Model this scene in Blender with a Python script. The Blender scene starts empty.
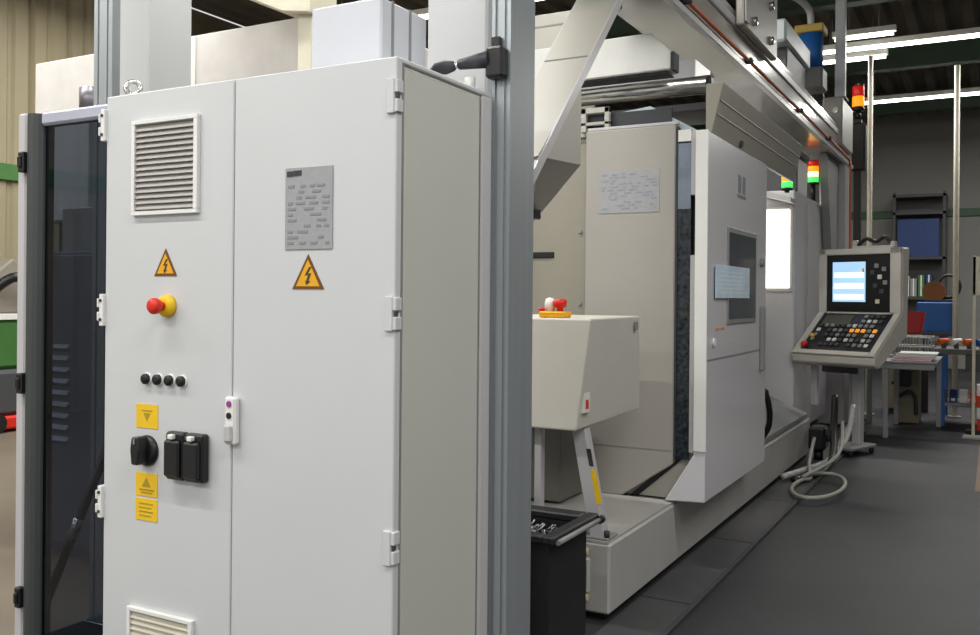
import bpy, bmesh, math, random
from mathutils import Vector, Matrix
random.seed(4)
S = bpy.context.scene
C = S.collection
PI = math.pi

# ------------------------------------------------------------------ camera
TH = math.radians(28.77)
cam = bpy.data.cameras.new('camera'); co = bpy.data.objects.new('camera', cam); C.objects.link(co)
co.matrix_world = (Matrix.Translation((0, 0, 1.4)) @ Matrix.Rotation(TH, 4, 'Z')
                   @ Matrix.Rotation(PI / 2, 4, 'X') @ Matrix.Rotation(0.0085, 4, 'Z'))
cam.sensor_width = 36; cam.lens = 920 / 980 * 36; cam.shift_y = -21.5 / 980
cam.clip_start = 0.05; cam.clip_end = 200
S.camera = co
# ------------------------------------------------------------------ world and exposure
w = bpy.data.worlds.new('world'); S.world = w; w.use_nodes = True
WB = w.node_tree.nodes['Background']; WB.inputs[0].default_value = (1.0, 1.0, 1.0, 1); WB.inputs[1].default_value = 0.64
S.view_settings.view_transform = 'Standard'; S.view_settings.look = 'None'
S.view_settings.gamma = 1; S.view_settings.use_curve_mapping = False
S.view_settings.exposure = 0.12
LAMP = 29.0          # watts per metre of fluorescent batten

# ------------------------------------------------------------------ materials
def lin(c):
    return tuple(((v / 255) / 12.92 if v / 255 <= .04045 else ((v / 255 + .055) / 1.055) ** 2.4) for v in c) + (1,)
MATS = {}
def mat(name, col, rough=.5, metal=0, var=.06, scale=6, bump=0, emit=0, spec=.5, stretch=None, coat=0):
    if name in MATS: return MATS[name]
    m = bpy.data.materials.new(name); m.use_nodes = True
    nt = m.node_tree; b = nt.nodes['Principled BSDF']
    b.inputs['Roughness'].default_value = rough; b.inputs['Metallic'].default_value = metal
    b.inputs['Specular IOR Level'].default_value = spec
    b.inputs['Coat Weight'].default_value = coat
    tc = nt.nodes.new('ShaderNodeTexCoord'); n = nt.nodes.new('ShaderNodeTexNoise')
    mp = nt.nodes.new('ShaderNodeMapping'); nt.links.new(tc.outputs['Object'], mp.inputs[0])
    if stretch: mp.inputs['Scale'].default_value = stretch
    nt.links.new(mp.outputs[0], n.inputs['Vector'])
    n.inputs['Scale'].default_value = scale; n.inputs['Detail'].default_value = 5
    r = nt.nodes.new('ShaderNodeValToRGB'); nt.links.new(n.outputs['Fac'], r.inputs[0])
    c = lin(col)
    r.color_ramp.elements[0].position = .3; r.color_ramp.elements[1].position = .7
    r.color_ramp.elements[0].color = tuple(v * (1 - var) for v in c[:3]) + (1,)
    r.color_ramp.elements[1].color = tuple(min(1, v * (1 + var)) for v in c[:3]) + (1,)
    nt.links.new(r.outputs[0], b.inputs['Base Color'])
    if bump:
        bp = nt.nodes.new('ShaderNodeBump'); bp.inputs['Strength'].default_value = bump; bp.inputs['Distance'].default_value = .01
        n2 = nt.nodes.new('ShaderNodeTexNoise'); n2.inputs['Scale'].default_value = scale * 8
        nt.links.new(mp.outputs[0], n2.inputs['Vector']); nt.links.new(n2.outputs['Fac'], bp.inputs['Height'])
        nt.links.new(bp.outputs[0], b.inputs['Normal'])
    if emit:
        b.inputs['Emission Color'].default_value = c; b.inputs['Emission Strength'].default_value = emit
    MATS[name] = m; return m
def glass(name, tint, gloss=.12, rough=.03):
    m = bpy.data.materials.new(name); m.use_nodes = True; nt = m.node_tree; nt.nodes.clear()
    o = nt.nodes.new('ShaderNodeOutputMaterial'); mx = nt.nodes.new('ShaderNodeMixShader')
    t = nt.nodes.new('ShaderNodeBsdfTransparent'); t.inputs[0].default_value = lin(tint)
    g = nt.nodes.new('ShaderNodeBsdfGlossy'); g.inputs['Roughness'].default_value = rough
    g.inputs['Color'].default_value = (.8, .85, 1, 1)
    f = nt.nodes.new('ShaderNodeLayerWeight'); f.inputs['Blend'].default_value = .5
    pw = nt.nodes.new('ShaderNodeMath'); pw.operation = 'POWER'; pw.inputs[1].default_value = 4; nt.links.new(f.outputs['Facing'], pw.inputs[0])
    ad = nt.nodes.new('ShaderNodeMath'); ad.operation = 'MULTIPLY_ADD'; ad.inputs[1].default_value = .7; ad.inputs[2].default_value = .03; ad.use_clamp = True
    nt.links.new(pw.outputs[0], ad.inputs[0]); nt.links.new(ad.outputs[0], mx.inputs[0]); nt.links.new(t.outputs[0], mx.inputs[1]); nt.links.new(g.outputs[0], mx.inputs[2])
    nt.links.new(mx.outputs[0], o.inputs[0]); MATS[name] = m; return m

CABW = mat('cabinet_paint', (205, 207, 208), .42, var=.02, scale=2)
CABS = mat('cabinet_paint_shaded', (198, 198, 190), .45, var=.02, scale=2)  # cabinet paint again, with the side's shade put into its colour
WHITE = mat('white_plastic', (232, 232, 228), .4, var=.02)
BEIGE = mat('machine_paint', (176, 173, 164), .4, var=.025, scale=2)
LGREY = mat('light_grey_paint', (190, 188, 190), .30, var=.025, scale=2)
BASEG = mat('base_paint', (180, 178, 174), .45, var=.05, scale=3)
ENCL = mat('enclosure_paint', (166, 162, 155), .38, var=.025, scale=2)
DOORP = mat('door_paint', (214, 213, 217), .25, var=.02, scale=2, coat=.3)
GREY = mat('mid_grey_paint', (140, 141, 140), .5, var=.05)
DGREY = mat('dark_grey_paint', (70, 72, 74), .5, var=.06)
BLACK = mat('black_plastic', (22, 22, 24), .4, var=.1)
BLACKM = mat('black_bin_paint', (34, 34, 37), .5, var=.12, bump=.1)
ALU = mat('brushed_aluminium', (172, 178, 182), .38, .5, var=.05, scale=30, stretch=(1, 1, .03))
STEEL = mat('polished_steel', (205, 205, 200), .22, .9, var=.05, scale=8)
YELLOW = mat('yellow_sticker', (240, 196, 30), .5, var=.04, scale=20)
AMBER = mat('amber_sticker', (236, 170, 10), .5, var=.04, scale=20)
RED = mat('red_plastic', (220, 40, 22), .35, var=.04)
DRED = mat('red_paint', (170, 26, 26), .5, var=.08)
BLUE = mat('blue_paint', (30, 96, 170), .5, var=.08)
DBLUE = mat('dark_blue_panel', (30, 56, 110), .6, var=.1)
GREEN = mat('green_paint', (62, 112, 50), .5, var=.08)
DGREEN = mat('dark_green_steel', (44, 66, 50), .6, var=.1, scale=2)
ORANGE = mat('orange_plastic', (232, 104, 24), .45, var=.05)
BROWN = mat('brown_cardboard', (140, 90, 52), .8, var=.1)
PINK = mat('pink_paper', (226, 190, 196), .7, var=.1, scale=12)
PAPER = mat('white_paper', (228, 230, 230), .7, var=.03)
BLUEP = mat('pale_blue_paper', (206, 228, 246), .45, var=.12, scale=9)
PLATE = mat('grey_nameplate', (158, 159, 162), .45, var=.05, scale=60)
INK = mat('dark_print', (52, 54, 58), .6, var=.05)
SINK = mat('soft_grey_print', (120, 124, 132), .6, var=.1, scale=40)
BINK = mat('bluish_print', (144, 152, 164), .6, var=.15, scale=60)
COPPER = mat('reddish_cable', (200, 104, 66), .55, var=.08)
FLOORM = mat('dark_concrete', (44, 45, 48), .55, var=.42, scale=.9, bump=.05, spec=.3)
FLOORS = mat('pale_concrete', (120, 109, 95), .6, var=.1, scale=1.5)
CHAN = mat('steel_floor_plate', (72, 72, 74), .55, .2, var=.25, scale=3)
WALLB = mat('beige_cladding', (152, 142, 116), .7, var=.05, scale=1.2)
WALLG = mat('grey_wall_paint', (128, 128, 124), .8, var=.06, scale=.8)
ROOF = mat('dark_roof_deck', (84, 78, 68), .8, var=.2, scale=1)
HOSE = mat('pale_hose', (168, 168, 158), .5, var=.06)
TUBE = mat('lit_fluorescent_tube', (255, 252, 240), .5, emit=9, var=0)
LITW = mat('lit_machine_window', (255, 250, 238), .5, emit=3.2, var=0)
SCREEN = mat('lit_screen', (168, 206, 246), .3, emit=.75, var=.12, scale=5)
SCRL = mat('screen_bright_field', (226, 240, 252), .3, emit=.9, var=.02)
LGREEN = mat('lit_green_lens', (70, 230, 100), .3, emit=1.0, var=0)
LAMBER = mat('lit_amber_lens', (255, 150, 20), .3, emit=1.0, var=0)
LRED = mat('red_lens', (214, 30, 20), .3, emit=.35, var=0)
KEYO = mat('lit_orange_key', (250, 160, 40), .4, emit=.5, var=0)
SMOKE = glass('smoked_acrylic', (150, 157, 167))
WGLASS = glass('dark_window_glass', (120, 132, 150))
DROP = mat('wet_dark_glass', (46, 52, 58), .15, var=.85, scale=48)
CHIPM = mat('metal_chips', (120, 122, 126), .35, .7, var=.4, scale=60)

# ------------------------------------------------------------------ helpers
OFF = {}
def off(p): return OFF.get(p.name, Vector((0, 0, 0))) if p else Vector((0, 0, 0))
def tag(o, label=None, cat=None, group=None, kind=None):
    if label: o['label'] = label
    if cat: o['category'] = cat
    if group: o['group'] = group
    if kind: o['kind'] = kind
    return o
def thing(name, loc, label, cat, group=None, rz=0, world=True):
    o = bpy.data.objects.new(name, None); o.empty_display_size = .1; C.objects.link(o)
    o.location = loc; o.rotation_euler = (0, 0, rz)
    OFF[o.name] = Vector(loc) if world else Vector((0, 0, 0))
    return tag(o, label, cat, group)
def mk(name, bm, m, parent=None, smooth=False, label=None):
    d = off(parent)
    if parent is not None: bmesh.ops.translate(bm, verts=bm.verts, vec=-d)
    bmesh.ops.recalc_face_normals(bm, faces=bm.faces)
    # the origin of every mesh sits at the centre of its underside
    lo = Vector([min(v.co[i] for v in bm.verts) for i in range(3)]); hi = Vector([max(v.co[i] for v in bm.verts) for i in range(3)])
    me = bpy.data.meshes.new(name)
    o = bpy.data.objects.new(name, me); C.objects.link(o)
    cen = Vector(((lo.x + hi.x) / 2, (lo.y + hi.y) / 2, lo.z))
    bmesh.ops.translate(bm, verts=bm.verts, vec=-cen)
    bm.to_mesh(me); bm.free()
    if smooth:
        for p in me.polygons: p.use_smooth = True
    me.materials.append(m)
    o.location = cen
    OFF[o.name] = d + cen if parent is not None else cen
    if parent is not None: o.parent = parent
    if label: o['label'] = label
    return o
def bbox(bm, x, y, z, bev=0, seg=1):
    r = bmesh.ops.create_cube(bm, size=1)
    vs = r['verts']
    for v in vs:
        v.co = Vector((x[0] if v.co.x < 0 else x[1], y[0] if v.co.y < 0 else y[1], z[0] if v.co.z < 0 else z[1]))
    if bev:
        es = list({e for v in vs for e in v.link_edges})
        bmesh.ops.bevel(bm, geom=es, offset=bev, segments=seg, affect='EDGES', profile=.5)
def box(name, x, y, z, m, parent=None, bev=.004, seg=1, label=None):
    bm = bmesh.new(); bbox(bm, sorted(x), sorted(y), sorted(z), bev, seg)
    return mk(name, bm, m, parent, label=label)
def boxes(name, lst, m, parent=None, bev=0, label=None):
    bm = bmesh.new()
    for x, y, z in lst: bbox(bm, sorted(x), sorted(y), sorted(z), bev)
    o = mk(name, bm, m, parent, label=label)
    if name.startswith('print'): o['kind'] = 'stuff'          # unreadable fine print
    return o
def bprism(bm, poly, ax, a, b, bev=0):
    def P(p, t): return {'x': (t, p[0], p[1]), 'y': (p[0], t, p[1]), 'z': (p[0], p[1], t)}[ax]
    lo = [bm.verts.new(P(p, a)) for p in poly]; hi = [bm.verts.new(P(p, b)) for p in poly]
    n = len(poly); fs = [bm.faces.new(lo[::-1]), bm.faces.new(hi)]
    for i in range(n): fs.append(bm.faces.new((lo[i], lo[(i + 1) % n], hi[(i + 1) % n], hi[i])))
    if bev:
        bmesh.ops.recalc_face_normals(bm, faces=fs)
        bmesh.ops.bevel(bm, geom=list({e for f in fs for e in f.edges}), offset=bev, segments=1, affect='EDGES', profile=.5)
def prism(name, poly, ax, a, b, m, parent=None, bev=0, label=None):
    bm = bmesh.new(); bprism(bm, poly, ax, a, b, bev); return mk(name, bm, m, parent, label=label)
def bcyl(bm, p0, p1, r0, r1=None, n=16):
    p0, p1 = Vector(p0), Vector(p1); r1 = r0 if r1 is None else r1
    d = p1 - p0; M = Matrix.Translation((p0 + p1) / 2) @ d.to_track_quat('Z', 'Y').to_matrix().to_4x4()
    bmesh.ops.create_cone(bm, cap_ends=True, segments=n, radius1=r0, radius2=r1, depth=d.length, matrix=M)
def cyl(name, p0, p1, r, m, parent=None, r1=None, n=16, label=None):
    bm = bmesh.new(); bcyl(bm, p0, p1, r, r1, n); o = mk(name, bm, m, parent, label=label)
    for p in o.data.polygons: p.use_smooth = len(p.vertices) == 4
    return o
def lathe(name, prof, base, axis, m, parent=None, n=20, label=None):
    # prof: (radius, height along axis)
    q = Vector(axis).to_track_quat('Z', 'Y'); bm = bmesh.new(); rings = []
    for r, h in prof:
        rings.append([bm.verts.new(Vector(base) + q @ Vector((r * math.cos(2 * PI * i / n), r * math.sin(2 * PI * i / n), h))) for i in range(n)])
    for a, b in zip(rings, rings[1:]):
        for i in range(n): bm.faces.new((a[i], a[(i + 1) % n], b[(i + 1) % n], b[i]))
    bm.faces.new(rings[0][::-1]); bm.faces.new(rings[-1])
    return mk(name, bm, m, parent, smooth=True, label=label)
def smoothpath(pts, k=8):
    P = [Vector(p) for p in pts]; out = []
    for i in range(len(P) - 1):
        a, b, c, d = P[max(i - 1, 0)], P[i], P[i + 1], P[min(i + 2, len(P) - 1)]
        for j in range(k):
            t = j / k
            out.append(.5 * ((2 * b) + (c - a) * t + (2 * a - 5 * b + 4 * c - d) * t * t + (3 * b - a - 3 * c + d) * t ** 3))
    return out + [P[-1]]
def btube(bm, pts, r, n=8):
    pts = [Vector(p) for p in pts]; rings = []; up = Vector((0, 0, 1))
    for i, p in enumerate(pts):
        d = (pts[min(i + 1, len(pts) - 1)] - pts[max(i - 1, 0)]).normalized()
        s = d.cross(up)
        if s.length < .05: s = d.cross(Vector((1, 0, 0)))
        s.normalize(); u = s.cross(d)
        rings.append([bm.verts.new(p + r * (math.cos(2 * PI * k / n) * s + math.sin(2 * PI * k / n) * u)) for k in range(n)])
    for a, b in zip(rings, rings[1:]):
        for k in range(n): bm.faces.new((a[k], a[(k + 1) % n], b[(k + 1) % n], b[k]))
    bm.faces.new(rings[0][::-1]); bm.faces.new(rings[-1])
def tube(name, pts, r, m, parent=None, k=6, n=8, label=None):
    bm = bmesh.new(); btube(bm, smoothpath(pts, k) if k else pts, r, n); return mk(name, bm, m, parent, smooth=True, label=label)
def torus(name, cen, axis, R, r, m, parent=None):
    q = Vector(axis).to_track_quat('Z', 'Y')
    bm = bmesh.new(); rings = []; N, n = 20, 8
    for i in range(N):
        a = 2 * PI * i / N; d = Vector((math.cos(a), math.sin(a), 0))
        rings.append([bm.verts.new(Vector(cen) + q @ (d * (R + r * math.cos(2 * PI * k / n)) + Vector((0, 0, r * math.sin(2 * PI * k / n))))) for k in range(n)])
    for i in range(N):
        a, b = rings[i], rings[(i + 1) % N]
        for k in range(n): bm.faces.new((a[k], a[(k + 1) % n], b[(k + 1) % n], b[k]))
    return mk(name, bm, m, parent, smooth=True)
def struct(o): o['kind'] = 'structure'; return o

# ------------------------------------------------------------------ the hall
WX, FY, CZ = -9.5, 21.0, 5.25
struct(box('floor', (-3.4, 6), (-4, FY), (-.2, 0), FLOORM, bev=0))
struct(box('floor_side', (WX, -3.4), (-4, FY), (-.2, 0), FLOORS, bev=0))
wl = struct(box('wall_left', (WX - .25, WX - .06), (-4, 8.35), (0, CZ), WALLB, bev=0))
yy = -4.0
while yy < 8.2:                                              # profiled cladding sheets with recessed joints
    prism('panel', [(WX - .06, yy + .01), (WX - .06, yy + .47), (WX, yy + .43), (WX, yy + .29), (WX - .03, yy + .26), (WX - .03, yy + .22), (WX, yy + .19), (WX, yy + .05)], 'z', 0, CZ, WALLB, wl)
    yy += .48
struct(box('trim_1', (WX + .001, WX + .05), (-4, 8.3), (2.62, 2.80), GREEN, bev=.005))
struct(box('wall_left_rear', (WX - .25, WX - .05), (8.36, FY), (0, CZ), mat('brown_cladding', (96, 86, 70), .8, var=.1), bev=0))
struct(box('wall_right_unseen', (6, 6.2), (-4, FY), (0, CZ + .2), WALLG, bev=0))  # never in view, added to cut the ambient light from this side
wf = struct(box('wall_far', (WX - .25, 6), (FY, FY + .2), (0, CZ + .2), WALLG, bev=0))
struct(box('trim_2', (-6, 6), (FY - .05, FY - .001), (3.10, 3.26), mat('wall_green_stripe', (50, 84, 58), .6), bev=.005))
# corrugated roof deck: one sheet with real folds
bm = bmesh.new(); prof = []
x = WX
while x < 6:
    prof += [(x, CZ), (x + .12, CZ), (x + .17, CZ + .1), (x + .3, CZ + .1)]; x += .35
va = [bm.verts.new((p[0], -4, p[1])) for p in prof]; vb = [bm.verts.new((p[0], FY, p[1])) for p in prof]
vc = [bm.verts.new((p[0], -4, CZ + .2)) for p in prof]; vd = [bm.verts.new((p[0], FY, CZ + .2)) for p in prof]
for i in range(len(prof) - 1):
    bm.faces.new((va[i], va[i + 1], vb[i + 1], vb[i])); bm.faces.new((vc[i], vc[i + 1], vd[i + 1], vd[i]))
struct(mk('ceiling', bm, ROOF))
for k, y in enumerate((5.0, 11.6, 15.2, 18.8)):              # green steel I-beams across the hall
    struct(boxes('trim_%d' % (k + 3), [((WX + .02, 5.9), (y - .1, y + .1), (CZ - .02, CZ)), ((WX + .02, 5.9), (y - .02, y + .02), (CZ - .34, CZ - .02)), ((WX + .02, 5.9), (y - .1, y + .1), (CZ - .36, CZ - .34))], DGREEN))

def batten(x0, x1, y, z, label, group='ceiling battens'):
    L = x1 - x0
    t = thing('ceiling_light', ((x0 + x1) / 2, y, z), label, 'light', group)
    boxes('housing', [((x0, x1), (y - .05, y + .05), (z + .03, z + .1))] , WHITE, t, bev=.004)
    cyl('tube', (x0 + .03, y, z + .005), (x1 - .03, y, z + .005), .022, TUBE, t, n=10)
    for xx in (x0 + .2, x1 - .2): cyl('hanger', (xx, y, z + .1), (xx, y, CZ), .006, GREY, t, n=6)
    ld = bpy.data.lights.new('tube_light', 'AREA'); ld.shape = 'RECTANGLE'; ld.size = L; ld.size_y = .12
    ld.energy = LAMP * L; ld.color = (1, .985, .95)
    lo = bpy.data.objects.new('tube_light', ld); C.objects.link(lo); lo.parent = t; lo.location = (0, 0, -.03)
ZL = 4.7
batten(-2.14, 3.0, 13.0, ZL, 'long lit fluorescent batten crossing behind the gantry pole, brightest of its row', 'fluorescent battens over the far aisle')
batten(-1.85, -1.1, 12.4, ZL, 'short lit batten just above the long bright one', 'fluorescent battens over the far aisle')
batten(-2.25, -1.3, 13.55, ZL, 'short lit batten just below the long bright one', 'fluorescent battens over the far aisle')
batten(-2.0, 3.0, 16.65, ZL, 'long lit fluorescent batten hanging deepest in the hall', 'fluorescent battens over the far aisle')
batten(-7.4, -4.25, 9.2, ZL, 'lit batten glimpsed above the cooling unit and beside the brace', 'fluorescent battens over the machine')
for y in (-3.0, .2, 3.4, 6.6):                               # the same lighting rows continue overhead and behind the camera
    for x0 in ((-8.5, -5.2) if y > 4.9 else (-8.5, -4.5, .2)):
        batten(x0, x0 + 3.2, y, ZL, 'lit fluorescent batten of the rows over the near aisle', 'fluorescent battens over the near aisle')

# ------------------------------------------------------------------ control cabinet
t = thing('control_cabinet', (-1.9, 2.2, 0), 'tall light grey two-door electrical control cabinet with yellow warning stickers', 'cabinet')
YF, XR, XL = 1.951, -1.35, -2.45
box('body', (XL, XR - .006), (1.985, 2.45), (.1, 2.0), CABS, t)
box('plinth', (XL + .02, XR - .02), (1.99, 2.44), (0, .1), DGREY, t)
box('roof_panel', (XL, XR), (1.975, 2.45), (2.0, 2.016), CABW, t)
for i in range(3, 6): box('roof_strip', (XL + .02 + i * .13, XL + .09 + i * .13), (1.99, 2.1), (2.016, 2.021), DGREY, t, bev=0)
box('side_panel', (XR - .006, XR), (1.99, 2.385), (.12, 1.99), CABS, t)
box('frame_post', (XR - .006, XR + .008), (2.392, 2.45), (.1, 2.0), LGREY, t, bev=.006)
dl = box('door', (XL, -1.912), (YF, 1.978), (.11, 2.014), CABW, t, bev=.003)
dr = box('door', (-1.908, XR + .001), (YF, 1.978), (.11, 2.014), CABW, t, bev=.003)
for z in (1.925, 1.346, .745):
    for dz in (-.03, .03): cyl('hinge_screw', (XL - .006, YF - .0155, z + dz), (XL - .006, YF - .011, z + dz), .005, INK, dl, n=8)
    h = boxes('hinge', [((XL - .014, XL + .004), (YF - .012, YF + .03), (z - .05, z + .05)), ((XL - .02, XL - .012), (YF - .016, YF + .004), (z - .034, z - .006)), ((XL - .02, XL - .012), (YF - .016, YF + .004), (z + .008, z + .036))], WHITE, dl, bev=.002)
for z in (1.912, 1.352, .75):
    boxes('hinge', [((XR - .026, XR - .002), (YF - .009, YF), (z - .045, z + .045)), ((XR - .004, XR + .008), (YF - .006, YF + .022), (z - .042, z - .008)), ((XR - .004, XR + .008), (YF - .006, YF + .022), (z + .008, z + .042))], CABW, dr, bev=.002)
    box('hinge_pin', (XR - .001, XR + .005), (YF - .003, YF + .010), (z - .006, z + .006), DGREY, dr, bev=.001)
# edge gap beside the right door
box('door_gap', (XR - .004, XR + .0005), (1.979, 1.986), (.12, 2.0), GREY, t, bev=0)
def grille(x0, x1, z0, z1, n, face):
    g = boxes('vent_grille', [((x0, x1), (YF - .014, YF), (z1 - .012, z1)), ((x0, x1), (YF - .014, YF), (z0, z0 + .012)),
                              ((x0, x0 + .014), (YF - .014, YF), (z0 + .0125, z1 - .0125)), ((x1 - .016, x1), (YF - .014, YF), (z0 + .0125, z1 - .0125)),
                              ], face, t, bev=.001)
    box('grille_mesh', (x0 + .0145, x1 - .0165), (YF - .0015, YF + .001), (z0 + .0125, z1 - .0125), GREY, g, bev=0)
    d = (z1 - z0 - .034) / n
    for i in range(n):
        z = z0 + .017 + i * d
        prism('slat', [(YF - .011, z + .001), (YF - .009, z), (YF - .001, z + d * .75), (YF - .001, z + d * .95)], 'x', x0 + .0145, x1 - .0165, GRL, g)
GRL = mat('grille_slats', (168, 164, 158), .5, var=.03)
grille(-2.321, -2.042, 1.636, 1.925, 15, WHITE)
GRL = mat('lower_grille_slats', (196, 190, 172), .5, var=.03)
grille(-2.325, -2.049, .16, .442, 14, WHITE)
# nameplate
npl = box('nameplate', (-1.716, -1.551), (YF - .003, YF), (1.522, 1.746), PLATE, t, bev=.001, label='grey printed data plate')
rows = []
random.seed(7)
for i in range(11):
    z = 1.695 - i * .0155; x = -1.705
    while x < -1.57:
        L = random.uniform(.014, .04)
        if random.random() < .72: rows.append(((x, min(x + L, -1.562)), (YF - .0042, YF - .0030), (z - .0035, z + .0035)))
        x += L + random.uniform(.008, .03)
boxes('print_lines', rows, mat('plate_fine_print', (138, 139, 144), .6), npl)
boxes('print_heading', [((-1.709, -1.688), (YF - .0045, YF - .003), (1.722, 1.737)), ((-1.686, -1.672), (YF - .0045, YF - .003), (1.723, 1.738)), ((-1.670, -1.658), (YF - .0045, YF - .003), (1.724, 1.738))], INK, npl)
def warning(xc, zc, sz):
    h = sz * .87
    s_ = prism('warning_sign', [(xc - sz / 2 - .004, zc - h / 2), (xc + sz / 2 + .004, zc - h / 2), (xc, zc + h / 2 + .006)], 'y', YF - .002, YF, mat('dark_amber_edge', (110, 70, 14), .6), t, label='yellow high-voltage warning triangle')
    k = .80
    prism('sign_face', [(xc - sz / 2 * k, zc - h / 2 + .0075), (xc + sz / 2 * k, zc - h / 2 + .0075), (xc, zc + h / 2 - .009)], 'y', YF - .003, YF - .002, AMBER, s_)
    b = [(.05, .26), (-.10, -.02), (.02, .00), (-.05, -.22), (-.09, -.18), (-.04, -.34), (.10, -.21), (.03, -.20), (.12, .06), (.0, .04), (.13, .26)]
    prism('bolt_symbol', [(xc + u * sz, zc - .006 + v * sz * .8) for u, v in b], 'y', YF - .0038, YF - .003, INK, s_)
warning(-2.181, 1.490, .088); warning(-1.634, 1.459, .102)
# emergency stop
lathe('emergency_stop_collar', [(.034, 0), (.034, .012), (.028, .022), (.02, .024)], (-2.168, YF, 1.362), (0, -1, 0), YELLOW, t)
es = lathe('emergency_stop_button', [(.013, .0), (.013, .026), (.021, .029), (.024, .036), (.024, .048), (.019, .054), (.006, .057)], (-2.168, YF - .012, 1.362), (0, -1, 0), RED, t)
for i in range(4):
    xx = -2.255 + i * .0497
    bz = lathe('push_button', [(.0195, 0), (.0195, .003), (.018, .005), (.017, .005)], (xx, YF, 1.140), (0, -1, 0), WHITE, t, n=16)
    lathe('button_cap', [(.016, 0), (.016, .01), (.013, .013), (.004, .014)], (xx, YF - .004, 1.140), (0, -1, 0), BLACK, bz, n=16)
def ylabel(zc, hh, kind):
    o = box('yellow_label', (-2.302, -2.208), (YF - .002, YF), (zc - hh / 2, zc + hh / 2), YELLOW, t, bev=0, label='yellow sticker with grey print')
    P = mat('olive_print', (176, 148, 40), .6)
    if kind == 0:
        prism('symbol', [(-2.27, zc + .01), (-2.24, zc + .01), (-2.255, zc - .016)], 'y', YF - .003, YF - .002, P, o)
        boxes('print_lines', [((-2.278, -2.232), (YF - .003, YF - .002), (zc + .015, zc + .019))], P, o)
    elif kind == 1:
        prism('symbol', [(-2.274, zc - .006), (-2.236, zc - .006), (-2.255, zc + .022)], 'y', YF - .003, YF - .002, P, o)
        boxes('print_lines', [((-2.285, -2.222), (YF - .003, YF - .002), (zc - .018, zc - .013)), ((-2.28, -2.23), (YF - .003, YF - .002), (zc - .026, zc - .022))], P, o)
    else:
        boxes('print_lines', [((-2.285, -2.225 - .008 * (i % 2)), (YF - .003, YF - .002), (zc + .016 - i * .012, zc + .020 - i * .012)) for i in range(4)], P, o)
ylabel(1.026, .072, 0); ylabel(.818, .07, 1); ylabel(.742, .066, 2)
# rotary main switch
rs = lathe('rotary_switch', [(.047, 0), (.047, .008), (.04, .014), (.034, .016)], (-2.252, YF, .922), (0, -1, 0), BLACK, t, n=28, label='black rotary main switch')
prism('switch_handle', [(-2.266, .885), (-2.238, .885), (-2.232, .93), (-2.238, .968), (-2.266, .968), (-2.272, .93)], 'y', YF - .052, YF - .012, BLACK, rs, bev=.004)
box('handle_mark', (-2.255, -2.249), (YF - .0535, YF - .0515), (.948, .964), GREY, rs, bev=0)
# double socket outlet
for i, xx in enumerate((-2.146, -2.068)):
    so = box('socket_outlet', (xx, xx + .074), (YF - .03, YF), (.852, .992), BLACK, t, bev=.006, label='black hinged socket cover')
    box('socket_lid', (xx + .006, xx + .068), (YF - .044, YF - .028), (.862, .97), BLACK, so, bev=.006)
    box('lid_catch', (xx + .024, xx + .044), (YF - .045, YF - .028), (.972, .987), WHITE, so, bev=.003)
    box('pilot_mark', (xx + .006, xx + .014), (YF - .033, YF - .028), (.974, .984), GREEN, so, bev=.001)
# lock handle across the door joint
lk = box('lock_handle', (-1.918, -1.876), (YF - .024, YF), (.972, 1.108), WHITE, t, bev=.006, label='pale swing lock handle')
box('handle_lever', (-1.912, -1.882), (YF - .034, YF - .022), (.98, 1.03), LGREY, lk, bev=.005)
cyl('key_hole', (-1.897, YF - .027, 1.055), (-1.897, YF - .02, 1.055), .009, BLACK, lk)
cyl('maker_mark', (-1.897, YF - .0265, 1.088), (-1.897, YF - .022, 1.088), .009, mat('magenta_mark', (150, 60, 140), .5), lk)
# lifting eye
cyl('eye_bolt', (-2.425, 2.03, 2.016), (-2.425, 2.03, 2.034), .012, STEEL, t)
torus('lifting_eye', (-2.425, 2.03, 2.056), (.9, -1, .3), .022, .008, STEEL, t)

# cooling unit on the cabinet roof
t = thing('cooling_unit', (-1.66, 2.27, 2.017), 'pale grey cooling unit standing on the control cabinet roof', 'cooling unit')
box('housing', (-1.79, -1.535), (2.14, 2.38), (2.038, 2.250), mat('cool_grey_paint', (206, 209, 216), .4, var=.02), t, bev=.006)
box('base_tray', (-1.80, -1.53), (2.13, 2.39), (2.0225, 2.038), DGREY, t)
boxes('side_rib', [((-1.536, -1.532), (2.19 + i * .09, 2.20 + i * .09), (2.05, 2.25)) for i in range(2)], GREY, t)

# ------------------------------------------------------------------ smoked guard door left of the cabinet
t = thing('guard_door', (-2.75, 2.07, 0), 'dark smoked acrylic guard door in a grey frame beside the control cabinet', 'door')
box('hinge_post', (-3.040, -2.995), (2.05, 2.10), (0, 2.03), LGREY, t, bev=.006)
prism('side_rail', [(-2.992 + .042 - .042 * math.cos(a), 2.075 - .042 * math.sin(a)) for a in [i * PI / 8 for i in range(9)]] + [(-2.908, 2.10), (-2.992, 2.10)], 'z', .06, 2.022, mat('anthracite_rail', (62, 66, 66), .45), t)
box('top_rail', (-2.908, -2.475), (2.045, 2.095), (1.978, 2.024), mat('lavender_grey_rail', (176, 178, 194), .4), t, bev=.008)
box('bottom_rail', (-2.908, -2.475), (2.045, 2.095), (.06, .11), GREY, t, bev=.006)
box('far_rail', (-2.50, -2.475), (2.045, 2.095), (.11, 1.978), BLACK, t, bev=.004)
box('pane', (-2.908, -2.50), (2.066, 2.074), (.11, 1.978), SMOKE, t, bev=0, label='smoked acrylic pane')
for z in (1.855, 1.08, .33): boxes('hinge', [((-3.006, -2.976), (2.026, 2.052), (z - .036, z + .036)), ((-3.0, -2.982), (2.018, 2.027), (z - .02, z + .02))], BLACK, t, bev=.004)
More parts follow.
